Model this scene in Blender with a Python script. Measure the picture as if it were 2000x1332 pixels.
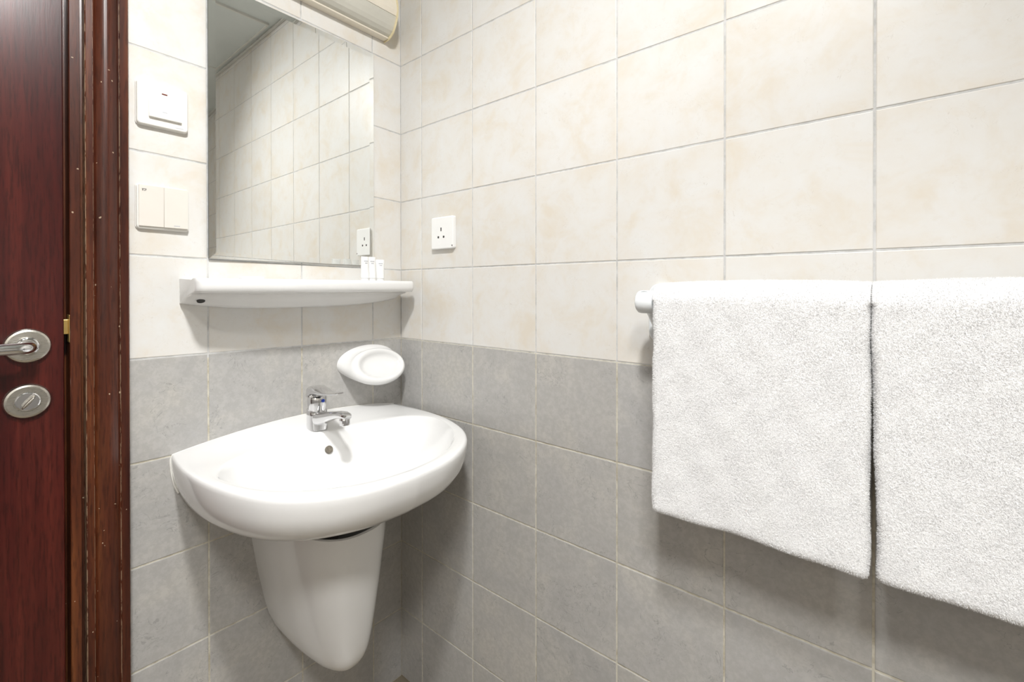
import bpy, bmesh, math, random
import numpy as np
from mathutils import Vector, Matrix
random.seed(7)
S = bpy.context.scene
for o in list(bpy.data.objects): bpy.data.objects.remove(o)
COL = S.collection
PI = math.pi

# ------------------------------------------------------------------ camera
cam = bpy.data.cameras.new('camera'); camo = bpy.data.objects.new('camera', cam); COL.objects.link(camo)
yaw, pitch, roll = 2.26124, -0.004341, -0.000795
fw = Vector((math.cos(yaw)*math.cos(pitch), math.sin(yaw)*math.cos(pitch), math.sin(pitch)))
rt = Vector((math.sin(yaw), -math.cos(yaw), 0)); up = rt.cross(fw)
c_, s_ = math.cos(roll), math.sin(roll)
rt, up = c_*rt + s_*up, -s_*rt + c_*up
M = Matrix((rt, up, -fw)).transposed().to_4x4()
M.translation = Vector((1.11005, -0.82919, 1.14538))
camo.matrix_world = M
cam.sensor_fit = 'HORIZONTAL'; cam.sensor_width = 36.0
cam.lens = 890.147/2000*36.0
cam.shift_y = -98.25/2000
cam.clip_start = 0.02
S.camera = camo

# ------------------------------------------------------------------ world and light
wd = bpy.data.worlds.new('world'); S.world = wd; wd.use_nodes = True
wd.node_tree.nodes['Background'].inputs[0].default_value = (0.02, 0.02, 0.02, 1)
wd.node_tree.nodes['Background'].inputs[1].default_value = 0.2
CEIL = 2.222
# (x, y), watts, beam, lamp diameter, aim: a gimbal downlight turned to the basin corner and a wide flat panel behind the viewpoint
LAMPS = [((1.04, -0.82), 12.6, 143, 0.14, Vector((0.0, -0.36, 1.05))), ((1.45, -1.22), 15.5, 116, 0.34, None)]
LIGHTS = [q[0] for q in LAMPS]; HOLE = [q[3]/2+0.012 for q in LAMPS]; LROT = []
for (lx, ly), w, sp, sz, aim in LAMPS:
    ld = bpy.data.lights.new('downlight_lamp', 'AREA'); ld.shape = 'DISK'; ld.size = sz; ld.energy = w; ld.spread = math.radians(sp)
    ld.color = (1.0, 0.995, 0.985)
    lo = bpy.data.objects.new('downlight_lamp', ld); COL.objects.link(lo); lo.location = (lx, ly, CEIL+(0.003 if aim is None else 0.010))
    if aim is not None: lo.rotation_euler = (aim-lo.location).to_track_quat('-Z', 'Y').to_euler()
    LROT.append(lo.rotation_euler.copy())
S.view_settings.view_transform = 'Standard'; S.view_settings.look = 'None'
S.view_settings.exposure = 0.35; S.view_settings.gamma = 1.0; S.view_settings.use_curve_mapping = False

# ------------------------------------------------------------------ material helpers
def new_mat(name, rough=0.5, metal=0.0, color=(0.8, 0.8, 0.8), coat=0.0, spec=0.5):
    m = bpy.data.materials.new(name); m.use_nodes = True
    b = m.node_tree.nodes['Principled BSDF']
    b.inputs['Base Color'].default_value = (*color, 1); b.inputs['Roughness'].default_value = rough
    b.inputs['Metallic'].default_value = metal; b.inputs['Coat Weight'].default_value = coat
    b.inputs['Coat Roughness'].default_value = 0.08; b.inputs['Specular IOR Level'].default_value = spec
    return m
class G:
    """tiny node-graph helper"""
    def __init__(s, m):
        s.t = m.node_tree; s.b = s.t.nodes['Principled BSDF']
        s.tc = s.t.nodes.new('ShaderNodeTexCoord')
    def n(s, kind, **kw):
        nd = s.t.nodes.new(kind)
        for k, v in kw.items():
            if k.startswith('i_'):
                key = k[2:]; key = int(key) if key.isdigit() else key.replace('_', ' ')
                if hasattr(v, 'is_linked') or isinstance(v, bpy.types.NodeSocket): s.t.links.new(v, nd.inputs[key])
                else: nd.inputs[key].default_value = v
            else: setattr(nd, k, v)
        return nd
    def link(s, a, b): s.t.links.new(a, b)
    def mapping(s, src, scale=(1, 1, 1)):
        return s.n('ShaderNodeMapping', i_Vector=src, i_Scale=scale).outputs[0]
    def rndvec(s):
        oi = s.n('ShaderNodeObjectInfo')
        mu = s.n('ShaderNodeMath', operation='MULTIPLY', i_0=oi.outputs['Random'], i_1=37.0).outputs[0]
        cb = s.n('ShaderNodeCombineXYZ', i_X=mu, i_Y=mu, i_Z=mu).outputs[0]
        return s.n('ShaderNodeVectorMath', operation='ADD', i_0=s.tc.outputs['Object'], i_1=cb).outputs[0], oi.outputs['Random']
    def noise(s, vec, scale, detail=4.0, rough=0.55, dist=0.0):
        return s.n('ShaderNodeTexNoise', i_Vector=vec, i_Scale=scale, i_Detail=detail, i_Roughness=rough, i_Distortion=dist).outputs['Fac']
    def ramp(s, fac, stops):
        r = s.n('ShaderNodeValToRGB', i_Fac=fac); e = r.color_ramp.elements
        while len(e) < len(stops): e.new(0.5)
        for k, (p, c) in enumerate(stops):
            e[k].position = p; e[k].color = (*c, 1) if len(c) == 3 else c
        return r.outputs[0]
    def mix(s, fac, a, b, blend='MIX'):
        m = s.n('ShaderNodeMix', data_type='RGBA', blend_type=blend)
        for key, v in ((0, fac), (6, a), (7, b)):
            if isinstance(v, bpy.types.NodeSocket): s.t.links.new(v, m.inputs[key])
            else: m.inputs[key].default_value = v if key == 0 else ((*v, 1) if len(v) == 3 else v)
        return m.outputs[2]
    def math(s, op, a, b=0.0, clamp=False):
        return s.n('ShaderNodeMath', operation=op, i_0=a, i_1=b, use_clamp=clamp).outputs[0]
    def bump(s, h, strength=0.2, dist=0.001):
        b = s.n('ShaderNodeBump', i_Height=h, i_Strength=strength, i_Distance=dist)
        s.t.links.new(b.outputs[0], s.b.inputs['Normal'])
    def color(s, c): s.t.links.new(c, s.b.inputs['Base Color'])
    def roughness(s, c): s.t.links.new(c, s.b.inputs['Roughness'])

def mat_cream():
    m = new_mat('cream_tile', 0.42, spec=0.35); g = G(m); v, rnd = g.rndvec()
    n1 = g.noise(v, 13.0, 4.0, 0.62, 0.4)
    c = g.ramp(n1, [(0.34, (0.73, 0.725, 0.708)), (0.50, (0.722, 0.705, 0.672)), (0.70, (0.695, 0.645, 0.565))])
    sp = g.n('ShaderNodeSeparateXYZ', i_0=g.tc.outputs['Object'])
    ab = [g.math('ABSOLUTE', q) for q in sp.outputs]
    edge = g.math('MAXIMUM', g.math('MAXIMUM', ab[0], ab[1]), ab[2])
    em = g.math('MULTIPLY', g.math('MULTIPLY', g.math('SUBTRACT', edge, 0.070), 26.0, True), g.math('MULTIPLY', g.math('SUBTRACT', g.noise(v, 17.0, 3.0), 0.40), 3.0, True))
    c = g.mix(g.math("MULTIPLY", em, 0.5), c, (0.69, 0.62, 0.52))
    n2 = g.noise(v, 60.0, 5.0, 0.65, 0.3)
    c = g.mix(g.ramp(n2, [(0.55, (0, 0, 0)), (0.8, (0.35, 0.35, 0.35))]), c, (0.64, 0.585, 0.505))
    # fine hair scratches in the glaze
    n3 = g.noise(g.mapping(v, (1, 1, 1)), 45.0, 2.0, 0.5, 2.5)
    sc = g.math('LESS_THAN', g.math('ABSOLUTE', g.math('SUBTRACT', n3, 0.5)), 0.006)
    msk = g.math('MULTIPLY', sc, g.math('GREATER_THAN', g.noise(v, 20.0, 2.0), 0.58))
    c = g.mix(g.math('MULTIPLY', msk, 0.25), c, (0.45, 0.40, 0.34))
    tint = g.ramp(rnd, [(0.0, (0.97, 0.97, 0.97)), (1.0, (1, 1, 1))])
    c = g.mix(1.0, c, tint, 'MULTIPLY')
    g.color(c); g.bump(n2, 0.12, 0.0006)
    return m
def mat_grey():
    m = new_mat('grey_tile', 0.36, spec=0.4); g = G(m); v, rnd = g.rndvec()
    n1 = g.noise(v, 10.0, 4.0, 0.6, 0.5)
    c = g.ramp(n1, [(0.32, (0.435, 0.43, 0.425)), (0.5, (0.475, 0.467, 0.455)), (0.70, (0.52, 0.505, 0.475))])
    n2 = g.noise(v, 90.0, 4.0, 0.7, 0.2)
    c = g.mix(g.ramp(n2, [(0.42, (0.45, 0.45, 0.45)), (0.6, (0, 0, 0))]), c, (0.37, 0.363, 0.35))
    n3 = g.noise(v, 22.0, 3.0, 0.6, 1.6)
    vein = g.math('LESS_THAN', g.math('ABSOLUTE', g.math('SUBTRACT', n3, 0.5)), 0.008)
    msk = g.math('MULTIPLY', vein, g.math('GREATER_THAN', g.noise(v, 13.0, 2.0), 0.55))
    c = g.mix(g.math('MULTIPLY', msk, 0.45), c, (0.25, 0.245, 0.24))
    tint = g.ramp(rnd, [(0.0, (0.94, 0.94, 0.94)), (0.5, (1.0, 0.99, 0.97)), (1.0, (1, 1, 1))])
    c = g.mix(1.0, c, tint, 'MULTIPLY')
    g.color(c); g.bump(n2, 0.15, 0.0006)
    return m
def mat_grout(name, col, dark):
    m = new_mat(name, 0.9, color=col); g = G(m)
    n = g.noise(g.tc.outputs['Object'], 35.0, 5.0, 0.65)
    g.color(g.ramp(n, [(0.35, dark), (0.55, col), (0.8, tuple(min(1, x*1.1) for x in col))]))
    g.bump(g.noise(g.tc.outputs['Object'], 300.0, 3.0), 0.4, 0.001)
    return m
def mat_wood(name, dark, mid, light, sc=1.0, rough=0.3, wear=None):
    m = new_mat(name, rough, coat=0.12, spec=0.4); g = G(m); ob = g.tc.outputs['Object']
    v1 = g.mapping(ob, (26*sc, 26*sc, 0.8)); v2 = g.mapping(ob, (160*sc, 160*sc, 6)); v3 = g.mapping(ob, (420*sc, 420*sc, 26))
    n1 = g.noise(v1, 1.0, 4.0, 0.6, 0.8); n2 = g.noise(v2, 1.0, 4.0, 0.6, 0.3); n3 = g.noise(v3, 1.0, 3.0, 0.6)
    c = g.ramp(n1, [(0.30, dark), (0.52, mid), (0.74, light)])
    c = g.mix(g.ramp(n2, [(0.35, (0.35, 0.35, 0.35)), (0.6, (0, 0, 0))]), c, tuple(x*0.5 for x in dark))
    c = g.mix(g.ramp(n3, [(0.36, (0.5, 0.5, 0.5)), (0.5, (0, 0, 0))]), c, tuple(x*0.35 for x in dark))
    if wear:
        sx = g.n('ShaderNodeSeparateXYZ', i_0=ob)
        tot = None
        for yy, wdt in wear:
            d = g.math('LESS_THAN', g.math('ABSOLUTE', g.math('SUBTRACT', sx.outputs[1], yy)), wdt)
            tot = d if tot is None else g.math('MAXIMUM', tot, d)
        wn = g.noise(g.mapping(ob, (300, 300, 45)), 1.0, 3.0, 0.7)
        msk = g.math('MULTIPLY', tot, g.math('GREATER_THAN', wn, 0.47))
        c = g.mix(g.math('MULTIPLY', msk, 0.55), c, (0.50, 0.36, 0.24))
        # little chips in the varnish
        ch = g.noise(ob, 130.0, 1.0, 0.4)
        c = g.mix(g.math('MULTIPLY', g.math('GREATER_THAN', ch, 0.80), 0.7), c, (0.55, 0.42, 0.30))
    g.color(c); g.bump(n3, 0.08, 0.0005)
    return m
def mat_towel():
    m = new_mat('terry_cotton', 0.95, color=(0.86, 0.86, 0.865), spec=0.1); g = G(m)
    m.node_tree.nodes['Principled BSDF'].inputs['Sheen Weight'].default_value = 0.25
    ob = g.tc.outputs['Object']
    n = g.noise(g.mapping(ob, (1, 1, 1)), 420.0, 3.0, 0.7); n2 = g.noise(ob, 26.0, 3.0, 0.6)
    g.color(g.ramp(n2, [(0.3, (0.87, 0.87, 0.875)), (0.7, (0.91, 0.91, 0.91))]))
    g.bump(g.math('ADD', n, g.math('MULTIPLY', n2, 1.2)), 0.55, 0.003)
    return m
def mat_ceil():
    m = new_mat('ceiling_paint', 0.6, color=(0.50, 0.52, 0.50)); g = G(m)
    n = g.noise(g.tc.outputs['Object'], 6.0, 3.0)
    g.color(g.ramp(n, [(0.3, (0.57, 0.605, 0.59)), (0.7, (0.61, 0.645, 0.63))]))
    return m
def mat_plain(name, col, rough=0.5, var=0.03, scale=30.0, **kw):
    m = new_mat(name, rough, color=col, **kw); g = G(m)
    n = g.noise(g.tc.outputs['Object'], scale, 3.0)
    g.color(g.ramp(n, [(0.3, tuple(max(0, x*(1-var)) for x in col)), (0.7, tuple(min(1, x*(1+var)) for x in col))]))
    return m
def mat_brushed():
    m = new_mat('brushed_nickel', 0.30, metal=1.0, color=(0.60, 0.575, 0.52)); g = G(m)
    n = g.noise(g.mapping(g.tc.outputs['Object'], (30, 30, 900)), 1.0, 3.0)
    g.roughness(g.ramp(n, [(0.3, (0.26, 0.26, 0.26)), (0.7, (0.31, 0.31, 0.31))]))
    return m
def mat_wallfar():
    """tiled walls out of the photograph's view: brick pattern of cream over grey tiles"""
    m = new_mat('far_tiles', 0.3); g = G(m); ob = g.tc.outputs['Object']
    sx = g.n('ShaderNodeSeparateXYZ', i_0=ob)
    def lines(c):
        fr = g.math('FRACT', g.math('MULTIPLY', g.math('ADD', c, 10.0), 5.0))
        return g.math('LESS_THAN', g.math('ABSOLUTE', g.math('SUBTRACT', fr, 0.5)), 0.49)
    tile = g.math('MULTIPLY', lines(g.math('ADD', sx.outputs[0], sx.outputs[1])), lines(sx.outputs[2]))
    up_ = g.math('GREATER_THAN', sx.outputs[2], 1.0)
    body = g.mix(up_, (0.41, 0.40, 0.385), (0.72, 0.70, 0.66))
    g.color(g.mix(tile, (0.55, 0.54, 0.50), body))
    return m

CREAM, GREY = mat_cream(), mat_grey()
GROUT_U = mat_grout('grey_grout', (0.60, 0.60, 0.595), (0.47, 0.47, 0.46))
GROUT_L = mat_grout('ivory_grout', (0.62, 0.59, 0.50), (0.42, 0.38, 0.29))
CEILM = mat_ceil()
CERAMIC = mat_plain('white_ceramic', (0.81, 0.81, 0.805), 0.07, 0.01, 8.0, coat=0.4)
CHROME = new_mat('chrome', 0.06, metal=1.0, color=(0.72, 0.72, 0.73))
BRUSHED = mat_brushed()
DARK = mat_plain('dark_void', (0.03, 0.028, 0.025), 0.7)
BRASS = mat_plain('worn_brass', (0.62, 0.44, 0.16), 0.35, 0.1, metal=0.9)
PLATE = mat_plain('ivory_plastic', (0.80, 0.785, 0.745), 0.35, 0.01)
ROCK = mat_plain('beige_plastic', (0.74, 0.70, 0.645), 0.35, 0.01)
WHITEP = mat_plain('white_plastic', (0.84, 0.84, 0.83), 0.3, 0.01)
RAILM = mat_plain('cool_white_plastic', (0.80, 0.83, 0.85), 0.25, 0.01)
LAMPY = mat_plain('yellowed_plastic', (0.78, 0.68, 0.44), 0.4, 0.06)
LAMPC = mat_plain('cream_plastic', (0.80, 0.74, 0.63), 0.4, 0.03)
LAMPD = mat_plain('smoky_diffuser', (0.60, 0.585, 0.52), 0.32, 0.03)
TOWEL = mat_towel()
DOORM = mat_wood('mahogany_door', (0.036, 0.0038, 0.0034), (0.064, 0.0075, 0.0058), (0.100, 0.016, 0.010), 0.8, 0.28)
FLOORM = mat_plain('beige_floor', (0.22, 0.185, 0.135), 0.4, 0.15, 12.0)
CAULK = mat_plain('white_sealant', (0.78, 0.77, 0.73), 0.5, 0.08, 60.0)
SEAL = mat_plain('red_lens', (0.16, 0.03, 0.02), 0.3)
BLUE = mat_plain('blue_enamel', (0.01, 0.05, 0.42), 0.3)
PRINT = mat_plain('grey_print', (0.45, 0.46, 0.50), 0.5)
PRINTD = mat_plain('dark_print', (0.16, 0.15, 0.14), 0.5)
FAR = mat_wallfar()
m = new_mat('mirror_glass', 0.0, metal=1.0, color=(0.93, 0.945, 0.93)); MIRROR = m
MEDGE = mat_plain('mirror_edge', (0.07, 0.08, 0.07), 0.3)

# ------------------------------------------------------------------ mesh helpers
def link(me, name, mat, parent=None, loc=(0, 0, 0), smooth=False):
    o = bpy.data.objects.new(name, me); COL.objects.link(o)
    if mat is not None and not me.materials: me.materials.append(mat)
    if smooth:
        for p in me.polygons: p.use_smooth = True
        if len(me.polygons) < 60000: me.set_sharp_from_angle(angle=math.radians(52))
    o.location = loc
    if parent is not None: o.parent = parent
    return o
def mesh(name, v, f):
    me = bpy.data.meshes.new(name); me.from_pydata([tuple(p) for p in v], [], f); me.update()
    bm = bmesh.new(); bm.from_mesh(me); bmesh.ops.recalc_face_normals(bm, faces=bm.faces); bm.to_mesh(me); bm.free()
    return me
def obj(name, v, f, mat, parent=None, loc=(0, 0, 0), smooth=False):
    return link(mesh(name, v, f), name, mat, parent, loc, smooth)
def empty(name, loc, label=None, cat=None, group=None):
    o = bpy.data.objects.new(name, None); COL.objects.link(o); o.location = loc; o.empty_display_size = 0.05
    if label: tag(o, label, cat, group)
    return o
def tag(o, label, cat, group=None):
    o['label'] = label; o['category'] = cat
    if group: o['group'] = group
def struct(o, label=None):
    o['kind'] = 'structure'
    if label: o['label'] = label
    return o
def box(lo, hi, bev=0.0, seg=2):
    bm = bmesh.new(); bmesh.ops.create_cube(bm, size=1.0)
    for v in bm.verts:
        v.co = Vector([(lo[k]+hi[k])/2 + v.co[k]*(hi[k]-lo[k]) for k in range(3)])
    if bev: bmesh.ops.bevel(bm, geom=bm.edges[:], offset=bev, segments=seg, affect='EDGES', profile=0.5)
    me = bpy.data.meshes.new('box'); bm.to_mesh(me); bm.free(); return me
def loft(rings, cap0=True, cap1=True, closed=True):
    v = [p for r in rings for p in r]; n = len(rings[0]); f = []
    for k in range(len(rings)-1):
        for i in range(n if closed else n-1):
            j = (i+1) % n; f.append((k*n+i, k*n+j, (k+1)*n+j, (k+1)*n+i))
    if cap0: f.append(tuple(range(n-1, -1, -1)))
    if cap1: f.append(tuple((len(rings)-1)*n+i for i in range(n)))
    return v, f
def basis(d):
    d = Vector(d).normalized(); a = Vector((0, 0, 1)) if abs(d.z) < 0.9 else Vector((1, 0, 0))
    x = d.cross(a).normalized(); return x, x.cross(d).normalized()
def circ(c, d, r, n=24, ry=None):
    x, y = basis(d); c = Vector(c); ry = r if ry is None else ry
    return [c + x*(r*math.cos(2*PI*i/n)) + y*(ry*math.sin(2*PI*i/n)) for i in range(n)]
def lathe(c, d, prof, n=32, cap0=True, cap1=True):
    """prof: (distance along d, radius)"""
    c = Vector(c); d = Vector(d).normalized()
    return loft([circ(c+d*a, d, max(r, 1e-4), n) for a, r in prof], cap0, cap1)
def tube(path, r, n=16):
    path = [Vector(p) for p in path]; rings = []
    rs = r if isinstance(r, (list, tuple)) else [r]*len(path)
    X = None
    for k, p in enumerate(path):
        d = (path[min(k+1, len(path)-1)] - path[max(k-1, 0)]).normalized()
        if X is None: X, Y = basis(d)
        else:
            X = (X - d*X.dot(d)).normalized(); Y = X.cross(d)
        rings.append([p + X*(rs[k]*math.cos(2*PI*i/n)) + Y*(rs[k]*math.sin(2*PI*i/n)) for i in range(n)])
    return loft(rings)
def rrect(w, h, r, n=6):
    """rounded rectangle outline (a, b) centred on 0"""
    pts = []
    for cx, cy, a0 in ((w/2-r, h/2-r, 0), (-w/2+r, h/2-r, 90), (-w/2+r, -h/2+r, 180), (w/2-r, -h/2+r, 270)):
        for k in range(n+1):
            a = math.radians(a0 + 90*k/n); pts.append((cx + r*math.cos(a), cy + r*math.sin(a)))
    return pts
def sm(a, b, x):
    t = min(1, max(0, (x-a)/(b-a))); return t*t*(3-2*t)

# ------------------------------------------------------------------ the setting
RX, RY = 2.35, -1.62
DOOR_R, DOOR_L, DOOR_H = -0.714, -1.46, 2.02
fl = struct(obj('floor', *(lambda v: ([Vector(p) for p in v], [(0, 1, 2, 3), (4, 5, 6, 7)]))(
    [(-0.3, 0.05, 0), (RX, 0.05, 0), (RX, RY-0.1, 0), (-0.3, RY-0.1, 0), (-0.3, 0.05, -0.05), (RX, 0.05, -0.05), (RX, RY-0.1, -0.05), (-0.3, RY-0.1, -0.05)]), FLOORM))
GR = 0.0010   # depth of the joints
A0, B0, T = 0.4726*0.2, 0.4764*0.2, 0.2
def wall_backing(name, lo, hi, split=1.0):
    v, f, mi = [], [], []
    for k, (z0, z1) in enumerate(((lo[2], split), (split, hi[2]))):
        b = len(v)
        v += [(x, y, z) for z in (z0, z1) for x, y in ((lo[0], lo[1]), (hi[0], lo[1]), (hi[0], hi[1]), (lo[0], hi[1]))]
        f += [tuple(b+i for i in q) for q in ((0, 1, 2, 3), (4, 5, 6, 7), (0, 1, 5, 4), (1, 2, 6, 5), (2, 3, 7, 6), (3, 0, 4, 7))]
        mi += [k]*6
    me = bpy.data.meshes.new(name); me.from_pydata(v, [], f); me.materials.append(GROUT_L); me.materials.append(GROUT_U)
    for p, i in zip(me.polygons, mi): p.material_index = i
    return struct(link(me, name, None))
wr = wall_backing('wall_right', (-0.1, GR, 0), (RX, 0.1, CEIL))
# left wall: solid beside and above the door opening
wl = wall_backing('wall_left', (-0.1, -0.672, 0), (-GR, GR, CEIL))
def tile_mesh(w, h, gap=0.0031, th=0.007, bev=0.0010, shear=0.0):
    """tile standing in the plane (a, z), face towards +n; returned as local (a, n, z), with origin at its centre"""
    a, b = w/2-gap/2, h/2-gap/2
    rings = []
    for ins, n in ((0, -th), (0, -bev), (bev*0.35, -bev*0.3), (bev*1.2, 0)):
        rings.append([(x*(a-ins)/a, n, z*(b-ins)/b) for x, z in ((-a, -b), (a, -b), (a, b), (-a, b))])
    v, f = loft(rings)
    v = [(p[0], p[1], p[2]+shear*p[0]) for p in v]
    return v, f
SHEAR = 0.0176
rows = [(k*0.2, (k+1)*0.2) for k in range(11)] + [(2.2, CEIL)]
def tile_wall(parent, cols, side):
    cache = {}
    for c0, c1 in cols:
        for z0, z1 in rows:
            mat = CREAM if z0 >= 0.999 else GREY
            key = (round(c1-c0, 4), round(z1-z0, 4), mat.name)
            if key not in cache:
                v, f = tile_mesh(c1-c0, z1-z0, shear=(SHEAR if side == 'L' else 0))
                if side == 'R': v = [(x, -n, z) for x, n, z in v]
                else: v = [(n, -x, z) for x, n, z in v]
                me = mesh('tile', v, f); me.materials.append(mat); cache[key] = me
            cm, zm = (c0+c1)/2, (z0+z1)/2
            loc = (cm, 0, zm) if side == 'R' else (0, -cm, zm + SHEAR*cm)
            o = link(cache[key], 'tile', None, parent, loc)
            o.rotation_euler = (random.gauss(0, 0.0012), random.gauss(0, 0.0006), random.gauss(0, 0.0012))
rcols = [(-0.0012, A0)] + [(A0+k*T, A0+(k+1)*T) for k in range(11)]
tile_wall(wr, rcols, 'R')
lcols = [(-0.0012, B0), (B0, B0+T), (B0+T, B0+2*T), (B0+2*T, 0.640)]
tile_wall(wl, lcols, 'L')
# wall over the door and beyond it, and the two walls behind the viewpoint
struct(link(box((-0.1, RY, DOOR_H+0.03), (-GR, -0.706, CEIL)), 'wall_left', FAR, wl))
struct(link(box((-0.1, RY, 0), (-GR, DOOR_L-0.006, DOOR_H+0.03)), 'wall_left', FAR, wl))
struct(link(box((-0.1, RY-0.1, 0), (RX, RY, CEIL)), 'wall_near', FAR))
struct(link(box((RX, RY-0.1, 0), (RX+0.1, 0.1, CEIL)), 'wall_end', FAR))
# ceiling with holes for the downlights (grid of quads around square cut-outs)
def ceiling():
    xs = sorted([-0.1, RX] + [q for (lx, ly), h in zip(LIGHTS, HOLE) for q in (lx-h, lx+h)])
    ys = sorted([0.1, RY-0.1] + [q for (lx, ly), h in zip(LIGHTS, HOLE) for q in (ly-h, ly+h)])
    v = [(x, y, CEIL) for y in ys for x in xs]; f = []
    nx = len(xs)
    for j in range(len(ys)-1):
        for i in range(nx-1):
            cx, cy = (xs[i]+xs[i+1])/2, (ys[j]+ys[j+1])/2
            if any(abs(cx-lx) < h and abs(cy-ly) < h for (lx, ly), h in zip(LIGHTS, HOLE)): continue
            f.append((j*nx+i, j*nx+i+1, (j+1)*nx+i+1, (j+1)*nx+i))
    return struct(obj('ceiling', v, f, CEILM))
ce = ceiling()
struct(link(box((-0.1, RY-0.1, CEIL+0.05), (RX+0.1, 0.1, CEIL+0.09)), 'ceiling_slab', CEILM, ce))
CE2 = mat_plain('ceiling_trim', (0.60, 0.60, 0.56), 0.5, 0.04)
# square access panel with its raised frame
px0, px1, py0, py1 = 0.85, 1.45, -0.63, -0.032
link(box((px0, py0, CEIL-0.006), (px1, py1, CEIL+0.001), 0.0015), 'access_panel', CEILM, ce)
for lo, hi in (((px0-0.006, py1-0.003, CEIL-0.009), (px1+0.006, py1+0.005, CEIL+0.001)), ((px0-0.006, py0-0.005, CEIL-0.009), (px1+0.006, py0+0.003, CEIL+0.001)),
               ((px0-0.006, py0, CEIL-0.009), (px0+0.003, py1, CEIL+0.001)), ((px1-0.003, py0, CEIL-0.009), (px1+0.006, py1, CEIL+0.001))):
    link(box(lo, hi, 0.001), 'panel_frame', CE2, ce)
link(box((0.0, -0.011, CEIL-0.008), (RX, -0.001, CEIL), 0.001), 'perimeter_trim', CE2, ce)
link(box((0.735, -0.60, CEIL-0.003), (0.739, -0.012, CEIL+0.001), 0.0005), 'seam_strip', CE2, ce)
# downlights: trim ring, can, diffuser
def emis(name, col, st):
    m = new_mat(name, 0.5, color=(0.9, 0.9, 0.9)); b = m.node_tree.nodes['Principled BSDF']
    b.inputs['Emission Color'].default_value = (*col, 1); b.inputs['Emission Strength'].default_value = st; return m
GLOW = emis('lit_diffuser', (1, 0.965, 0.91), 8.0)
for k, (lx, ly) in enumerate(LIGHTS):
    t = empty('ceiling_downlight', (lx, ly, CEIL), ['small round recessed downlight in the ceiling, turned towards the basin', 'large flat round light panel in the ceiling behind the viewpoint'][k], 'ceiling light')
    h = HOLE[k]; R1 = h*1.42
    v, f = lathe((0, 0, 0), (0, 0, -1), [(-0.045, h-0.001), (0.0, R1+0.002), (0.003, R1), (0.005, h+0.012), (0.005, h+0.004), (0.0, h), (-0.045, h-0.002)], 40, False, False)
    obj('trim_ring', v, f, WHITEP, t, smooth=True)
    v, f = lathe((0, 0, 0.004), (0, 0, 1), [(0, h-0.010), (0.004, h-0.010)], 40); d_ = obj('diffuser', v, f, GLOW, t)
    if LAMPS[k][4] is not None: d_.location = (0, 0, 0.012); d_.rotation_euler = LROT[k]

# ------------------------------------------------------------------ door and its frame
WEAR = [(-0.6772, 0.0006), (-0.6878, 0.0007), (-0.6407, 0.0005), (-0.6275, 0.0004)]
CASE = mat_wood('mahogany_frame', (0.036, 0.007, 0.0042), (0.085, 0.020, 0.0080), (0.19, 0.060, 0.018), 0.75, 0.32, WEAR)
dcase = struct(empty('trim_1', (0, 0, 0)), 'dark mahogany moulded door frame beside the tiles')
# profile of the architrave across the wall: (y, x)
prof = [(-0.627, -0.020), (-0.627, 0.012), (-0.6285, 0.0145), (-0.6400, 0.0150), (-0.6410, 0.0125)]
for k in range(17):   # broad swell of the moulding
    q = k/16; prof.append((-0.6420 - 0.0335*q, 0.0125 + 0.0090*math.sin(PI*q)**0.9))
prof += [(-0.6765, 0.0120), (-0.6775, 0.0165), (-0.6865, 0.0165), (-0.6880, 0.0150), (-0.6885, -0.0095), (-0.6935, -0.0100), (-0.6935, -0.020)]
def extr(pts, z0, z1):
    n = len(pts); v = [(x, y, z) for z in (z0, z1) for y, x in pts]
    f = [(i, (i+1) % n, n+(i+1) % n, n+i) for i in range(n)] + [tuple(range(n)), tuple(range(n, 2*n))]
    return v, f
v, f = extr(prof, 0.0, DOOR_H+0.10); obj('architrave', v, f, CASE, dcase)
# door lining with its stop: the strip between the moulding and the leaf
v, f = extr([(-0.6936, -0.004), (-0.6936, 0.0080), (-0.6940, 0.0088), (-0.7065, 0.0088), (-0.7075, 0.0075), (-0.7075, -0.10), (-0.6930, -0.10)], 0.0, DOOR_H+0.008)
obj('door_lining', v, f, CASE, dcase)
v, f = extr([(-0.7075, -0.042), (-0.7075, -0.10), (-0.7225, -0.10), (-0.7225, -0.042)], 0.0, DOOR_H); obj('door_stop', v, f, CASE, dcase)
link(box((-0.10, DOOR_L-0.006, DOOR_H+0.008), (0.0035, -0.692, DOOR_H+0.03)), 'head_lining', CASE, dcase)
link(box((-0.004, DOOR_L-0.09, DOOR_H+0.03), (0.0165, -0.693, DOOR_H+0.10), 0.003), 'head_architrave', CASE, dcase)
link(box((-0.10, DOOR_L-0.09, 0), (0.0165, DOOR_L-0.004, DOOR_H+0.03), 0.003), 'hinge_side_architrave', CASE, dcase)
link(box((-0.14, DOOR_L-0.02, 0), (-0.101, -0.68, DOOR_H+0.03)), 'dark_passage', DARK, dcase)
# strike and latch
link(box((-0.020, -0.7082, 1.052), (0.0042, -0.7069, 1.100), 0.0004), 'strike_plate', BRASS, dcase)
d1 = struct(empty('door_1', (0, 0, 0)), 'dark red mahogany door, closed')
DX = -0.002
link(box((DX-0.038, DOOR_L, 0.008), (DX, DOOR_R, DOOR_H), 0.0012), 'door_leaf', DOORM, d1)
link(box((DX-0.022, DOOR_R-0.001, 1.066), (DX-0.002, DOOR_R+0.0060, 1.092), 0.001), 'latch', BRASS, d1)
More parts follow.
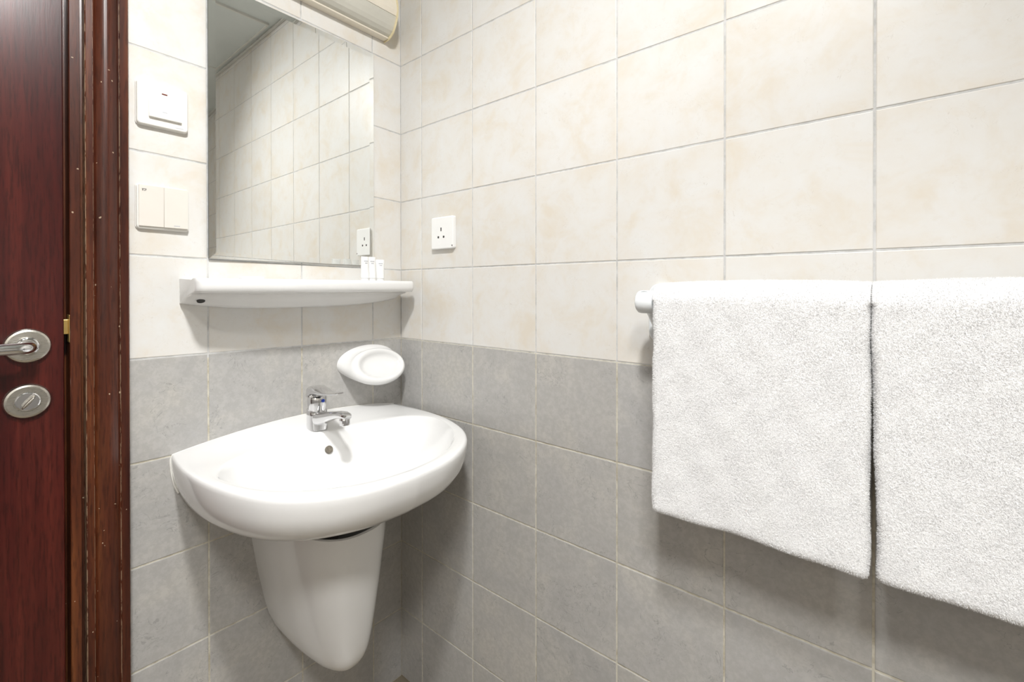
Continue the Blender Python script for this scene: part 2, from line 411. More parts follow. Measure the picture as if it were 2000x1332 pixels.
# lever handle on its rose
HC = Vector((DX, -0.758, 1.0505))
v, f = lathe(HC, (1, 0, 0), [(0, 0.0285), (0.004, 0.0285), (0.0075, 0.0268), (0.0085, 0.024), (0.0085, 0.0165), (0.0078, 0.016), (0.0078, 0.002)], 48)
rose = obj('handle_rose', v, f, BRUSHED, d1, smooth=False)
v, f = lathe(HC, (1, 0, 0), [(0.007, 0.0150), (0.011, 0.0145), (0.0125, 0.0125), (0.0125, 0.009)], 32)
obj('collar', v, f, CHROME, rose, smooth=True)
bend = [HC + Vector((0.008, 0, 0)), HC + Vector((0.034, 0, 0))]
for k in range(1, 9):
    a = PI/2*k/8; bend.append(HC + Vector((0.034+0.016*math.sin(a), -0.016*(1-math.cos(a)), 0)))
bend += [HC + Vector((0.0505, -0.06, 0)), HC + Vector((0.0500, -0.118, 0)), HC + Vector((0.0490, -0.124, 0))]
v, f = tube(bend, [0.0092]*(len(bend)-1)+[0.007], 24); obj('lever', v, f, CHROME, d1, smooth=True)
TCN = Vector((DX, -0.7585, 0.9585))
v, f = lathe(TCN, (1, 0, 0), [(0, 0.0285), (0.004, 0.0285), (0.0075, 0.0268), (0.0085, 0.024), (0.0085, 0.0168), (0.0072, 0.0165), (0.0072, 0.002)], 48)
rose2 = obj('lock_rose', v, f, BRUSHED, d1)
v, f = lathe(TCN, (1, 0, 0), [(0.007, 0.0155), (0.0105, 0.0150), (0.0115, 0.0135), (0.0115, 0.001)], 32)
obj('lock_hub', v, f, CHROME, rose2)
tt = []
for k, (xx, w, h) in enumerate(((0.010, 0.0036, 0.0120), (0.020, 0.0030, 0.0125), (0.0245, 0.0022, 0.0118), (0.026, 0.0008, 0.009))):
    ring = []
    for i in range(20):
        a = 2*PI*i/20; p = Vector((0, w*math.cos(a), h*math.sin(a)))
        p.rotate(Matrix.Rotation(math.radians(-38), 3, 'X')); ring.append(TCN + p + Vector((xx, 0, 0)))
    tt.append(ring)
v, f = loft(tt); obj('thumb_turn', v, f, BRUSHED, rose2, smooth=True)

# ------------------------------------------------------------------ mirror
MY0, MY1, MZ0, MZ1, MX, BV = -0.4955, -0.0965, 1.2095, 1.7965, 0.0075, 0.0135
mir = empty('bevelled_mirror', (0, (MY0+MY1)/2, MZ0), 'rectangular frameless wall mirror hanging above the ceramic shelf', 'mirror')
ymid = (MY0+MY1)/2
def mring(ins, x): return [(x, MY0-ymid+ins, ins), (x, MY1-ymid-ins, ins), (x, MY1-ymid-ins, MZ1-MZ0-ins), (x, MY0-ymid+ins, MZ1-MZ0-ins)]
v, f = loft([mring(0, MX-0.0005), mring(BV, MX)], False, True); obj('glass', v, f, MIRROR, mir)
v, f = loft([mring(0.0004, 0.0005), mring(0, MX-0.0005)], True, False); obj('edge', v, f, MEDGE, mir)

# ------------------------------------------------------------------ lamp over the mirror
LY1, LY0, LZ = -0.056, -0.55, 1.849
lamp = empty('wall_lamp', (0, (LY0+LY1)/2, LZ), 'long half-round wall lamp with cream cover and yellowed ends, above the mirror', 'wall light')
prof_l = [(0.0, 0.0), (0.022, 0.0), (0.033, 0.005), (0.043, 0.012), (0.050, 0.021), (0.0565, 0.034), (0.0615, 0.047), (0.0635, 0.062), (0.0625, 0.080), (0.0585, 0.096), (0.051, 0.110), (0.040, 0.121), (0.025, 0.128), (0.0, 0.130)]
def prism_y(pr, y0, y1):
    n = len(pr); v = [(x, y, z) for y in (y0, y1) for x, z in pr]
    return v, [(i, (i+1) % n, n+(i+1) % n, n+i) for i in range(n)] + [tuple(range(n)), tuple(range(n, 2*n))]
ly = (LY0+LY1)/2; hl = (LY1-LY0)/2
for s in (-1, 1):
    y0, y1 = (hl-0.0025, hl) if s > 0 else (-hl, -hl+0.0025)
    v, f = prism_y([(x*1.05, (z-0.065)*1.05+0.065) for x, z in prof_l], y0, y1); obj('end_cap', v, f, LAMPY, lamp)
low = [(0.004, 0.004), (0.019, 0.0035)] + [(x*0.955, z*0.98+0.003) for x, z in prof_l[2:7]] + [(0.050, 0.050), (0.004, 0.050)]
v, f = prism_y(low, -hl+0.0025, hl-0.0025); obj('diffuser', v, f, LAMPD, lamp)
hi_ = [(0.002, 0.0505), (0.0585, 0.0505)] + [(x*0.985, z) for x, z in prof_l[7:]]
v, f = prism_y(hi_, -hl+0.0025, hl-0.0025); obj('cover', v, f, LAMPC, lamp)
link(box((0.0, -hl+0.0025, 0.0), (0.0235, hl-0.0025, 0.0042), 0.0012), 'lower_lip', LAMPC, lamp)

# ------------------------------------------------------------------ switches and socket
def plate(parent, w, h, th, mat, name='plate', face_in=0.0012):
    o = rrect(w, h, 0.006)
    rings = [[(0.0003, a, b) for a, b in o], [(th*0.35, a, b) for a, b in o], [(th*0.42, a*0.975, b*0.975) for a, b in o], [(th*0.5, a*0.975, b*0.975) for a, b in o],
             [(th*0.9, a*0.972, b*0.972) for a, b in o], [(th, a*0.945, b*0.945) for a, b in o]]
    v, f = loft(rings); return obj(name, v, f, mat, parent)
SW1 = (0, -0.574, 1.5035)
s1 = empty('light_switch', SW1, 'upper wall switch, single framed rocker with a red lens slit', 'light switch', 'wall switches beside the door')
plate(s1, 0.084, 0.085, 0.0115, PLATE)
def rocker(parent, yc, zc, w, h, x0, xt, xb, mat, name='rocker', xr=0.0):
    v = [(x0, yc-w/2, zc-h/2), (x0, yc+w/2, zc-h/2), (x0, yc+w/2, zc+h/2), (x0, yc-w/2, zc+h/2),
         (xb, yc-w/2, zc-h/2), (xb+xr, yc+w/2, zc-h/2), (xt+xr, yc+w/2, zc+h/2), (xt, yc-w/2, zc+h/2)]
    me = mesh(name, v, [(0, 1, 2, 3), (4, 5, 6, 7), (0, 1, 5, 4), (1, 2, 6, 5), (2, 3, 7, 6), (3, 0, 4, 7)])
    bm = bmesh.new(); bm.from_mesh(me); bmesh.ops.bevel(bm, geom=bm.edges[:], offset=0.0007, segments=2, affect='EDGES'); bm.to_mesh(me); bm.free()
    return link(me, name, mat, parent)
rk = rocker(s1, 0.003, 0.001, 0.052, 0.054, 0.008, 0.0118, 0.0172, PLATE)
link(box((0.0105, -0.0025, 0.0225), (0.0133, 0.0065, 0.0248), 0.0004), 'red_lens', SEAL, rk)
link(box((0.0150, -0.002, -0.0135), (0.01602, 0.0055, -0.0122)), 'maker_mark', PRINT, rk)
link(box((0.0108, 0.020, -0.0368), (0.01165, 0.033, -0.0358)), 'maker_mark', PRINT, s1)
SW2 = (0, -0.5735, 1.3045)
s2 = empty('light_switch', SW2, 'lower wall switch with two wide beige rockers filling its plate', 'light switch', 'wall switches beside the door')
plate(s2, 0.086, 0.087, 0.0085, PLATE)
ra = rocker(s2, -0.0196, 0.001, 0.0388, 0.079, 0.006, 0.0125, 0.0118, ROCK)
rb = rocker(s2, 0.0196, 0.001, 0.0388, 0.079, 0.006, 0.0120, 0.0125, ROCK, xr=0.0008)
for lo, hi in (((0.0120, -0.0345, 0.0320), (0.01268, -0.0275, 0.0332)), ((0.0120, -0.0340, 0.0290), (0.01266, -0.0325, 0.0318)), ((0.0120, -0.0315, 0.0290), (0.01266, -0.0290, 0.0302)), ((0.0120, -0.0290, 0.0300), (0.01266, -0.0278, 0.0318))):
    link(box(lo, hi), 'icon', PRINTD, ra)
link(box((0.0120, 0.016, -0.0345), (0.01300, 0.0305, -0.0330)), 'maker_mark', PRINT, rb)
SOC = (0.1915, 0, 1.2945)
so = empty('wall_socket', SOC, 'white three-pin electrical socket on the right-hand tiled wall', 'socket')
o = rrect(0.086, 0.086, 0.005)
v, f = loft([[(a, -0.0003, b) for a, b in o], [(a, -0.0085, b) for a, b in o], [(a*0.975, -0.0105, b*0.975) for a, b in o], [(a*0.93, -0.0112, b*0.93) for a, b in o]])
obj('plate', v, f, WHITEP, so)
def hole(a, b, w, h):
    pts = rrect(w, h, min(w, h)*0.3, 3)
    v, f = loft([[(a+p, -0.0100, b+q) for p, q in pts], [(a+p, -0.01135, b+q) for p, q in pts]]); return obj('pin_hole', v, f, DARK, so)
hole(-0.003, 0.0095, 0.0042, 0.0100); hole(-0.0135, -0.0110, 0.0062, 0.0058); hole(0.0075, -0.0110, 0.0062, 0.0058)
v, f = lathe((0.0395, -0.0108, -0.0355), (0, -1, 0), [(0, 0.0022), (0.0006, 0.0020)], 14); obj('screw', v, f, PRINTD, so)

# ------------------------------------------------------------------ ceramic shelf
shf = empty('ceramic_shelf', (0, -0.2885, 1.10), 'white glazed ceramic wall shelf with a bowed front below the mirror', 'shelf')
def shelf():
    N = 72; ytop, rings = 0.066, []; HW = 0.2575
    def depth(u): return 0.108 + 0.022*(1 - min(1, abs(u)/HW)**2.2)
    def back_low(u): return 0.016*(abs(u)/HW)**3.0
    us = [-HW*math.cos(PI*k/N) for k in range(N+1)]
    for u in us:
        ed = HW-abs(u); R_ = 0.016
        cut = 0.0 if ed > R_ else R_ - math.sqrt(max(0.0, R_*R_ - (R_-ed)**2))
        d = depth(u)-cut; zb = back_low(u)
        sec = [(0.0, ytop), (0.010, ytop), (d-0.016, ytop-0.003), (d-0.009, ytop-0.0005), (d-0.004, ytop), (d-0.0012, ytop-0.003), (d, ytop-0.008),
               (d-0.0003, ytop-0.018), (d-0.0025, ytop-0.0245), (d-0.008, ytop-0.0285), (d-0.015, ytop-0.0290), (d-0.030, ytop-0.0300), (d*0.62, ytop-0.0335), (d*0.42, (ytop-0.036+zb+0.012)/2), (d*0.22, zb+0.006), (0.012, zb+0.001), (0.0, zb)]
        rings.append([(x, u, z) for x, z in sec])
    return loft(rings)
v, f = shelf(); sh = obj('shelf_body', v, f, CERAMIC, shf, smooth=True)
v, f = lathe((0.035, -0.2300, 0.0222), (0.55, -0.05, -0.85), [(-0.006, 0.0080), (0.0022, 0.0072)], 20); obj('screw_recess', v, f, DARK, shf)

# ------------------------------------------------------------------ things on the shelf
def sachet(loc, rz, label, w=0.024, h=0.062):
    t = empty('toiletry_tube', loc, label, 'toiletry tube', 'toiletry tubes on the shelf'); t.rotation_euler = (0, 0, rz)
    rings = []
    for k in range(11):
        a = k/10; z = 0.010 + (h-0.010)*a
        fx = 0.0105*(1-a)**0.7*1.0 + 0.0007; fy = 0.0105 + (w/2-0.0105)*a
        rings.append([(fx*math.cos(2*PI*i/20), fy*math.sin(2*PI*i/20), z) for i in range(20)])
    v, f = loft(rings); obj('tube_body', v, f, WHITEP, t, smooth=True)
    v, f = lathe((0, 0, 0), (0, 0, 1), [(0, 0.0098), (0.009, 0.0098), (0.010, 0.009)], 20); obj('cap', v, f, WHITEP, t)
    for k, (aw, az) in enumerate(((0.011, h*0.80), (0.007, h*0.72))):
        link(box((0.0022+0.0014*k, -aw/2, az), (0.0046+0.0010*k, aw/2, az+0.0022)), 'print', PRINT, t)
    return t
STOP = 1.10+0.0655
sachet((0.078, -0.170, STOP-0.0025), 0.1, 'white toiletry tube leftmost of the three on the shelf', h=0.065)
sachet((0.066, -0.143, STOP-0.0025), -0.1, 'white toiletry tube standing between the other two on the shelf', h=0.066)
sachet((0.066, -0.117, STOP-0.0025), -0.2, 'white toiletry tube nearest the tiled corner on the shelf', h=0.060)
sp = rrect(0.034, 0.046, 0.012)
v, f = loft([[(a*s, b*s, z) for a, b in sp] for s, z in ((0.9, 0), (1, 0.003), (1, 0.005), (0.9, 0.0072), (0.6, 0.008))])
soap = obj('wrapped_soap', v, f, WHITEP, None, (0.055, -0.43, STOP-0.0010), smooth=True); tag(soap, 'small flat white soap lying on the left part of the shelf', 'soap')

# ------------------------------------------------------------------ wash basin
BY = -0.2935
def catmull(pts, n=10):
    out = []
    for k in range(len(pts)-1):
        p0 = pts[max(k-1, 0)]; p1 = pts[k]; p2 = pts[k+1]; p3 = pts[min(k+2, len(pts)-1)]
        for i in range(n):
            t = i/n
            out.append(tuple(0.5*((2*p1[j]) + (-p0[j]+p2[j])*t + (2*p0[j]-5*p1[j]+4*p2[j]-p3[j])*t*t + (-p0[j]+3*p1[j]-3*p2[j]+p3[j])*t**3) for j in (0, 1)))
    out.append(pts[-1]); return out
half = [(0.0, 0.268), (0.06, 0.274), (0.13, 0.276), (0.20, 0.270), (0.27, 0.254), (0.33, 0.229), (0.378, 0.192), (0.415, 0.141), (0.439, 0.078), (0.447, 0.0)]
hc = catmull(half)
outl = [(0.0, 0.0)] + [(0.0, 0.10), (0.0, 0.20), (0.0, 0.255)] + hc          # u >= 0 half
BC = (0.262, 0.0)
bhalf = [(0.098, 0.0), (0.102, 0.08), (0.113, 0.15), (0.138, 0.212), (0.185, 0.243), (0.245, 0.238), (0.305, 0.213), (0.353, 0.173), (0.392, 0.117), (0.413, 0.06), (0.420, 0.0)]
bow = catmull(bhalf)
def ray_hit(poly, c, a):
    d = (math.cos(a), math.sin(a)); best = None
    for (x0, y0), (x1, y1) in zip(poly[:-1], poly[1:]):
        ex, ey = x1-x0, y1-y0; det = d[0]*(-ey) + d[1]*ex
        if abs(det) < 1e-12: continue
        t = ((x0-c[0])*(-ey) + (y0-c[1])*ex)/det; s = (d[0]*(y0-c[1]) - d[1]*(x0-c[0]))/det
        if t > 0 and -1e-6 <= s <= 1+1e-6 and (best is None or t > best): best = t
    return (c[0]+best*d[0], c[1]+best*d[1])
NA = 96
angs = [PI*k/NA for k in range(NA+1)]
ca = math.atan2(0.268, -BC[0]); angs[min(range(NA+1), key=lambda k: abs(angs[k]-ca))] = ca
Oh = [ray_hit(outl, BC, min(max(a, 1e-5), PI-1e-5)) for a in angs]; Bh = [ray_hit(bow, BC, min(max(a, 1e-5), PI-1e-5)) for a in angs]
O = Oh + [(x, -u) for x, u in reversed(Oh[1:-1])]; B = Bh + [(x, -u) for x, u in reversed(Bh[1:-1])]
def zrim(x, u):
    return 0.812 + 0.026*(1-(min(1, abs(u)/0.275))**2)*(1-sm(-0.035, 0.115, x))*1.12 - 0.004*sm(0.2, 0.46, x)
rings = []
for s, z in ((0.25, 0.662), (0.45, 0.672), (0.60, 0.682), (0.72, 0.692), (0.81, 0.703), (0.87, 0.712), (0.915, 0.722), (0.950, 0.735), (0.975, 0.752), (0.990, 0.770), (0.997, 0.787)):
    rings.append([(x*s, u*s, z) for x, u in O])
for s, dz in ((1.0, -0.011), (0.9985, -0.0055), (0.993, -0.0015), (0.984, 0.0)):
    rings.append([(x*s if x > 1e-4 else 0.0, u*s, zrim(x, u)+dz) for x, u in O])
for w in (0.15, 0.3, 0.5, 0.7, 0.85, 0.95):
    r = []
    for (x, u), (bx, bu) in zip(O, B):
        x, u = (x*0.984 if x > 1e-4 else 0.0), u*0.984
        xx, uu = x+(bx-x)*w, u+(bu-u)*w; r.append((xx, uu, zrim(xx, uu) - 0.0015*sm(0.5, 1, w)))
    rings.append(r)
DR = (0.235, 0.0)     # drain
def bowl_pt(bx, bu, q):
    cx = BC[0]*(q) + DR[0]*(1-q)
    x = cx + (bx-BC[0])*q; u = bu*q
    prof = (1-q**3.2)**0.85
    z0 = zrim(bx, bu)-0.0025
    return (x, u, z0 + (0.694-z0)*prof)
for q in (0.998, 0.985, 0.96, 0.93, 0.88, 0.82, 0.74, 0.64, 0.52, 0.40, 0.28, 0.18, 0.10):
    rings.append([bowl_pt(bx, bu, q) for bx, bu in B])
v, f = loft(rings, True, True)
bas = empty('wash_basin', (0, BY, 0.64), 'white ceramic wall-hung wash basin with a rounded front in the corner', 'wash basin')
obj('bowl', [(a, b, c-0.64) for a, b, c in v], f, CERAMIC, bas, smooth=True)
v, f = lathe((DR[0], 0, 0.692-0.64), (0, 0, 1), [(0, 0.033), (0.0035, 0.032), (0.0045, 0.028), (0.003, 0.024), (0.004, 0.018), (0.0045, 0.002)], 32)
obj('drain', v, f, CHROME, bas, smooth=True)
# overflow: ring-shaped lip with a dark hole, on the back slope of the bowl
ov = Vector((0.1145, 0.006, 0.7745-0.64)); od = Vector((0.86, 0, 0.5))
v, f = lathe(ov-od*0.004, od, [(0, 0.0088), (0.005, 0.0086), (0.0055, 0.0082)], 24); obj('overflow_hole', v, f, mat_plain('overflow_dark', (0.16, 0.14, 0.11), 0.5, 0.3, 200.0), bas)
# bead of sealant along the wall
path = [Vector((0.0012, u*0.996, zrim(0, u)-0.64-0.002)) for u in [-0.266+0.532*k/40 for k in range(41)]]
pre = [Vector((0.0012, -0.268*q-0.0005, z-0.64)) for q, z in ((0.952, 0.732), (0.976, 0.749), (0.991, 0.769), (0.999, 0.790), (1.0, 0.803))]
v, f = tube(pre + path, 0.0022, 8); obj('sealant_bead', v, f, CAULK, bas, smooth=True)

# ------------------------------------------------------------------ half pedestal under the basin
ped = empty('half_pedestal', (0, BY, 0.31), 'white ceramic half pedestal shroud hanging under the wash basin', 'pedestal')
def pedestal():
    #      z      w      d      x0
    lv = [(0.655, 0.124, 0.272, 0.0), (0.610, 0.121, 0.270, 0.0), (0.575, 0.117, 0.267, 0.0), (0.535, 0.111, 0.264, 0.0), (0.500, 0.105, 0.261, 0.0), (0.460, 0.097, 0.257, 0.0),
          (0.425, 0.090, 0.253, 0.0), (0.395, 0.083, 0.249, 0.004), (0.370, 0.075, 0.244, 0.020), (0.352, 0.066, 0.238, 0.045), (0.338, 0.054, 0.230, 0.080), (0.328, 0.039, 0.220, 0.120), (0.322, 0.020, 0.208, 0.160)]
    def ring(z, w, d, x0, t=0.0, front=0.0):
        r = []; n = 48
        for i in range(n+1):
            a = -PI/2 + PI*i/n
            cx, sx = abs(math.cos(a))**0.85, math.copysign(abs(math.sin(a))**0.78, a)
            r.append((x0 + (d-t-x0)*cx, (w-t)*sx, z-0.31 - front*cx))
        return r
    rings = [ring(0.40, 0.083, 0.249, 0.0, 0.012), ring(0.50, 0.105, 0.261, 0.0, 0.012), ring(0.645, 0.124, 0.272, 0.0, 0.012, 0.016), ring(0.652, 0.124, 0.272, 0.0, 0.006, 0.014)]
    for k, q in enumerate(lv): rings.append(ring(*q, 0.0, 0.018 if k == 0 else (0.008 if k == 1 else 0)))
    return loft(rings)
v, f = pedestal(); obj('shroud', v, f, CERAMIC, ped, smooth=True)

# ------------------------------------------------------------------ mixer tap
TZ = zrim(0.066, 0.0)
tap = empty('mixer_tap', (0.067, BY+0.0015, TZ), 'small chrome single-lever mixer tap on the back of the basin', 'tap')
def ell(cx, cz, rx, ry, n=28, tilt=0.0):
    return [(cx + rx*math.cos(2*PI*i/n), ry*math.sin(2*PI*i/n), cz + tilt*rx*math.cos(2*PI*i/n)) for i in range(n)]
v, f = loft([ell(0, -0.004, 0.0255, 0.0235), ell(0, 0.002, 0.0252, 0.0232), ell(0, 0.014, 0.0240, 0.0225), ell(-0.001, 0.030, 0.0232, 0.0222), ell(-0.001, 0.040, 0.0232, 0.0222, tilt=-0.25), ell(-0.001, 0.043, 0.0200, 0.0195, tilt=-0.25)])
obj('body', v, f, CHROME, tap, smooth=True)
v, f = loft([ell(-0.001, 0.036, 0.0190, 0.0190), ell(-0.001, 0.046, 0.0195, 0.0195), ell(-0.001, 0.052, 0.0215, 0.0212), ell(-0.001, 0.068, 0.0215, 0.0212), ell(-0.001, 0.072, 0.0200, 0.0200)])
obj('cartridge_housing', v, f, CHROME, tap, smooth=True)
def sec(x, z, w, h, n=20, lean=0.0):
    out = []
    for i in range(n):
        a = 2*PI*i/n; c, s = math.cos(a), math.sin(a)
        out.append((x + lean*h*math.copysign(abs(s)**0.7, s), w*math.copysign(abs(c)**0.7, c), z + h*math.copysign(abs(s)**0.7, s)))
    return out
v, f = loft([sec(0.004, 0.020, 0.0190, 0.0165), sec(0.030, 0.0250, 0.0170, 0.0145), sec(0.055, 0.0330, 0.0145, 0.0115), sec(0.080, 0.0405, 0.0125, 0.0090), sec(0.100, 0.0455, 0.0120, 0.0078), sec(0.118, 0.0480, 0.0122, 0.0070), sec(0.130, 0.0475, 0.0112, 0.0058), sec(0.1365, 0.0455, 0.0075, 0.0035)])
spt = obj('spout', v, f, CHROME, tap, smooth=True)
v, f = lathe((0.1215, 0, 0.044), (0.10, 0, -1), [(0, 0.0098), (0.006, 0.0112), (0.017, 0.0112), (0.0185, 0.0095), (0.0185, 0.002)], 24); obj('aerator', v, f, CHROME, spt)
# lever: domed top running out into a thin blade
lv = [(-0.0245, 0.070, 0.010, 0.006), (-0.022, 0.076, 0.0165, 0.012), (-0.012, 0.0835, 0.0205, 0.0125), (0.004, 0.0870, 0.0212, 0.0105), (0.022, 0.0870, 0.0200, 0.0072), (0.040, 0.0860, 0.0170, 0.0042), (0.060, 0.0868, 0.0145, 0.0028), (0.082, 0.0895, 0.0130, 0.0026), (0.098, 0.0925, 0.0115, 0.0023), (0.1045, 0.0940, 0.0070, 0.0015)]
v, f = loft([sec(x, z, w, h) for x, z, w, h in lv]); lev = obj('lever', v, f, CHROME, tap, smooth=True)
v, f = loft([[(-0.0125 - 0.0105*math.cos(t_), 0.0165*math.sin(t_)*w_, z_) for t_ in [2*PI*i/20 for i in range(20)]] for z_, w_ in ((0.040, 0.85), (0.046, 0.95), (0.060, 1.05), (0.076, 1.1))]); obj('lever_spine', v, f, CHROME, lev, smooth=True)
v, f = lathe((0.0195, 0.004, 0.0635), (1, 0.2, 0.05), [(0, 0.0042), (0.0020, 0.0040), (0.0026, 0.003)], 16); obj('temperature_dot', v, f, BLUE, tap)

# ------------------------------------------------------------------ soap dish
dish = empty('soap_dish', (0, -0.112, 0.935), 'oval white ceramic soap dish fixed to the tiles above the basin', 'soap dish')
def soapdish():
    n = 64; th = math.radians(33)        # mouth leans back from vertical
    e1 = Vector((0, 1, 0)); e2 = Vector((-math.sin(th), 0, math.cos(th))); nn = Vector((math.cos(th), 0, math.sin(th)))
    C0 = Vector((0.054, 0.002, 0.006)); rings = []
    def ring(a, b, off, dy=0.0, dz=0.0):
        return [C0 + e1*(a*math.cos(2*PI*i/n)+dy) + e2*(b*math.sin(2*PI*i/n)+dz) + nn*off for i in range(n)]
    wallr = [Vector((0.0002, 0.092*math.cos(2*PI*i/n), 0.010 + 0.046*math.sin(2*PI*i/n))) for i in range(n)]
    mid = [w*0.45 + q*0.55 for w, q in zip(wallr, ring(0.086, 0.052, -0.018))]
    rings += [wallr, mid, ring(0.0850, 0.0525, -0.013), ring(0.0825, 0.0520, -0.005), ring(0.0790, 0.0500, 0.0005), ring(0.0740, 0.0465, 0.0035), ring(0.0690, 0.0425, 0.0035, 0.003), ring(0.0645, 0.0385, 0.0015, 0.004), ring(0.0605, 0.0350, -0.002, 0.005), ring(0.0570, 0.0320, -0.0055, 0.005), ring(0.047, 0.0260, -0.0080, 0.005), ring(0.028, 0.0150, -0.0090, 0.005), ring(0.008, 0.004, -0.0092, 0.005)]
    return loft(rings)
v, f = soapdish(); obj('dish', v, f, CERAMIC, dish, smooth=True)
v, f = lathe((0.068, -0.030, -0.0385), (0.6, 0, -1), [(-0.003, 0.0030), (0.0008, 0.0028)], 16); obj('drain_hole', v, f, DARK, dish)

# ------------------------------------------------------------------ towel rail
RZ, RYY = 1.1225, -0.075
rail = empty('towel_rail', (0.79, 0, RZ), 'white plastic towel rail with rounded end brackets on the tiled wall', 'towel rail')
def bracket(x, s):
    o = rrect(0.044, 0.108, 0.020, 8)
    v, f = loft([[(x-0.004*s+a, -0.0003, b-0.022) for a, b in o], [(x-0.004*s+a, -0.0075, b-0.022) for a, b in o], [(x-0.004*s+a*0.9, -0.0105, (b)*0.95-0.022) for a, b in o]])
    pl = obj('bracket_plate', v, f, RAILM, rail, smooth=False)
    # arm: tapering from the plate up to the boss
    rings = []
    for k in range(9):
        a = k/8; y = -0.008 - (0.067)*a; zc = -0.046 + 0.046*math.sin(a*PI/2)**1.5; hh = 0.024 - 0.005*a; ww = 0.0115 + 0.0045*a
        rings.append([(x-0.0012*s+ww*p, y - 0.012*q*a, zc + hh*q) for p, q in [(math.cos(2*PI*i/20), math.sin(2*PI*i/20)) for i in range(20)]])
    v, f = loft(rings); obj('bracket_arm', v, f, RAILM, rail, smooth=True)
    v, f = lathe((x-0.0175*s, RYY, 0), (s, 0, 0), [(0, 0.012), (0.0012, 0.0165), (0.0035, 0.0190), (0.007, 0.0198), (0.031, 0.0198), (0.0325, 0.019), (0.0325, 0.012)], 32); obj('boss', v, f, RAILM, rail, smooth=True)
bracket(0.0, 1); bracket(0.665, -1)
v, f = lathe((0.012, RYY, 0), (1, 0, 0), [(0, 0.011), (0.641, 0.011)], 24); obj('bar', v, f, RAILM, rail, smooth=True)

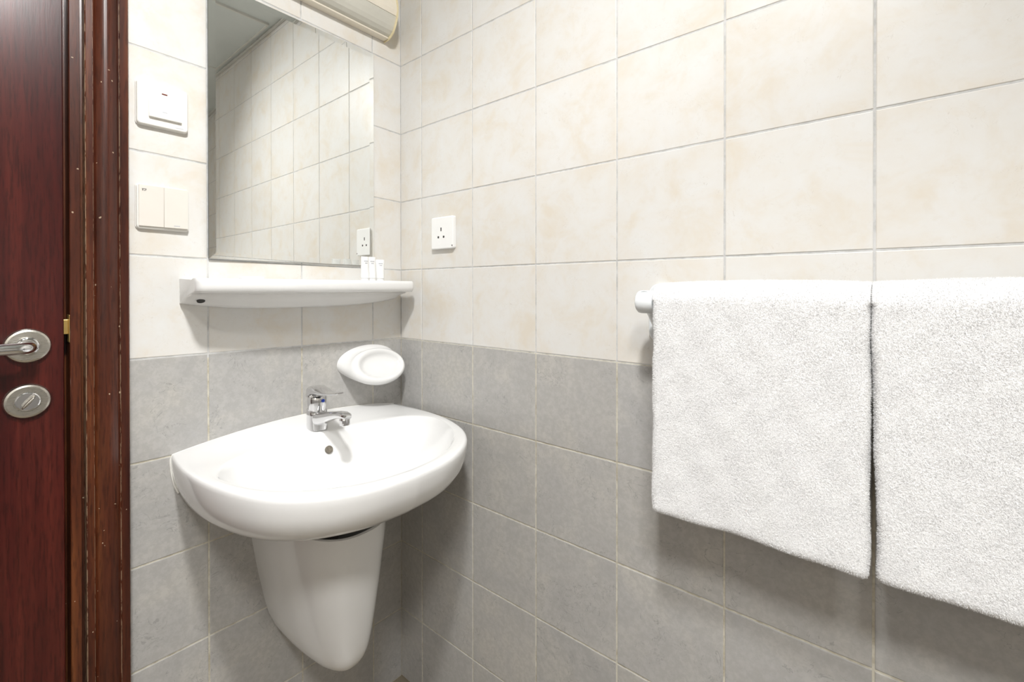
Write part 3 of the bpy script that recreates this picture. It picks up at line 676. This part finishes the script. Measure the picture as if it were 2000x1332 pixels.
# ------------------------------------------------------------------ towels
def towel(x0, x1, zb, label, seed, eL=0.0, eR=0.0, dens=330000):
    """folded towel hung over the bar: a closed section swept along x, covered in short terry fibres"""
    rnd = random.Random(seed); W = x1-x0; nx = 80
    ph = [rnd.uniform(0, 6.28) for _ in range(10)]
    th = 0.0095; yf, yb = RYY-0.026, RYY+0.026; zt = RZ+0.0235
    cl = [(yf, zb + (zt-0.024-zb)*k/45) for k in range(46)]
    cl += [(RYY - 0.026*math.cos(PI*k/14), zt-0.024 + 0.024*math.sin(PI*k/14)) for k in range(1, 14)]
    cl += [(yb, zt-0.024 - (zt-0.024-zb-0.03)*k/25) for k in range(26)]
    L, Rr = [], []
    for k, (y, z) in enumerate(cl):
        y0, z0 = cl[max(k-1, 0)]; y1, z1 = cl[min(k+1, len(cl)-1)]
        dy, dz = y1-y0, z1-z0; l = math.hypot(dy, dz); ny, nz = -dz/l, dy/l
        L.append((y+ny*th, z+nz*th, y)); Rr.append((y-ny*th, z-nz*th, y))
    def cap(y, z, s_): return [(y + s_*th*math.cos(PI*k/6), z - th*math.sin(PI*k/6), y) for k in range(1, 6)]
    lp = L + cap(*cl[-1], 1) + Rr[::-1] + cap(*cl[0], 1)
    rings = []
    for i in range(nx+1):
        a = i/nx; a = a*a*(3-2*a)*0.35 + a*0.65; ed = min(a, 1-a)*W
        k_ = 1.0 if ed > 0.010 else 0.30 + 0.70*math.sqrt(max(0, 1-(1-ed/0.010)**2))
        r = []
        for y, z, cy in lp:
            x = x0 + W*a
            low = sm(zt, zb, z); fr = 1.0 if cy < RYY else 0.5
            yy = cy + (y-cy)*k_ if z < RZ else y
            x += (eL*(1-a) + eR*a)*low + (2*a-1)*(0.0008*math.sin(z*38+ph[0]) + 0.0005*math.sin(z*90+ph[1]))
            yy += fr*low*(0.0016*math.sin(x*13+ph[2]) + 0.0008*math.sin(x*31+z*9+ph[3])) + 0.0003*math.sin(x*90+z*60+ph[4])
            zz = z
            if z < zb+0.03: zz += 0.0016*math.sin(x*21+ph[5]) + 0.0010*math.sin(x*55+ph[6]) + (0.005*(1-k_) if z < zb+0.004 else 0)
            if z > RZ: zz += 0.0040*math.sin(PI*a)**0.7 - 0.002
            r.append((x, yy, zz))
        rings.append(r)
    v, f = loft(rings)
    ox, oz = (x0+x1)/2, zb
    v = [(p[0]-ox, p[1], p[2]-oz) for p in v]
    t = empty('hand_towel', (ox, 0, oz), label, 'towel', 'towels on the rail')
    me = mesh('cloth', v, f); o = link(me, 'cloth', TOWEL, t, smooth=True)
    # terry pile
    me.calc_loop_triangles(); nt = len(me.loop_triangles)
    P = np.empty(len(me.vertices)*3); me.vertices.foreach_get('co', P); P = P.reshape(-1, 3)
    I = np.empty(nt*3, dtype=np.int32); me.loop_triangles.foreach_get('vertices', I); I = I.reshape(-1, 3)
    A, Bv, Cv = P[I[:, 0]], P[I[:, 1]], P[I[:, 2]]
    N_ = np.cross(Bv-A, Cv-A); ar = np.linalg.norm(N_, axis=1); N_ /= ar[:, None]+1e-12
    cen = (A+Bv+Cv)/3; ar[(cen[:, 1] > RYY+0.003) & (cen[:, 2] < RZ-oz-0.02)] = 0     # rear layer faces the wall
    ar[(cen[:, 1] > RYY-0.022) & (cen[:, 2] < RZ-oz-0.02) & (np.abs(N_[:, 0]) < 0.5)] = 0
    rg = np.random.default_rng(seed); idx = rg.choice(nt, dens, p=ar/ar.sum())
    u, w = rg.random(dens), rg.random(dens); sw = u+w > 1; u[sw], w[sw] = 1-u[sw], 1-w[sw]
    c = A[idx] + (Bv-A)[idx]*u[:, None] + (Cv-A)[idx]*w[:, None]; nn = N_[idx]
    # tufts lie over in drifting directions
    gx = np.sin(c[:, 0]*95+c[:, 2]*60+ph[7]) + np.sin(c[:, 0]*230-c[:, 2]*170+ph[8]); gz = np.sin(c[:, 2]*120-c[:, 0]*70+ph[9]) - 0.8
    d = nn*0.8 + rg.normal(0, 0.45, (dens, 3)); d[:, 0] += 0.30*gx; d[:, 2] += 0.30*gz
    d /= np.linalg.norm(d, axis=1)[:, None]
    ln = rg.uniform(0.0013, 0.0030, dens)[:, None]
    sd = np.cross(d, rg.normal(0, 1, (dens, 3))); sd *= 0.00026/(np.linalg.norm(sd, axis=1)[:, None]+1e-9)
    base = c - nn*0.0004
    V = np.stack([base-sd, base+sd, base+d*ln], 1).reshape(-1)
    pm = bpy.data.meshes.new('terry_pile'); pm.vertices.add(dens*3); pm.vertices.foreach_set('co', V.astype(np.float32))
    pm.loops.add(dens*3); pm.loops.foreach_set('vertex_index', np.arange(dens*3, dtype=np.int32))
    pm.polygons.add(dens); pm.polygons.foreach_set('loop_start', np.arange(0, dens*3, 3, dtype=np.int32))
    pm.update(calc_edges=True)
    po = link(pm, 'terry_pile', TOWEL, t); po['kind'] = 'stuff'
    return t
towel(0.8125, 1.0925, 0.790, 'white terry towel hanging nearest the rail bracket and the basin', 3, -0.001, -0.001)
towel(1.0945, 1.385, 0.792, 'white terry towel cut off by the right edge of the picture', 5, 0.006, 0.0)
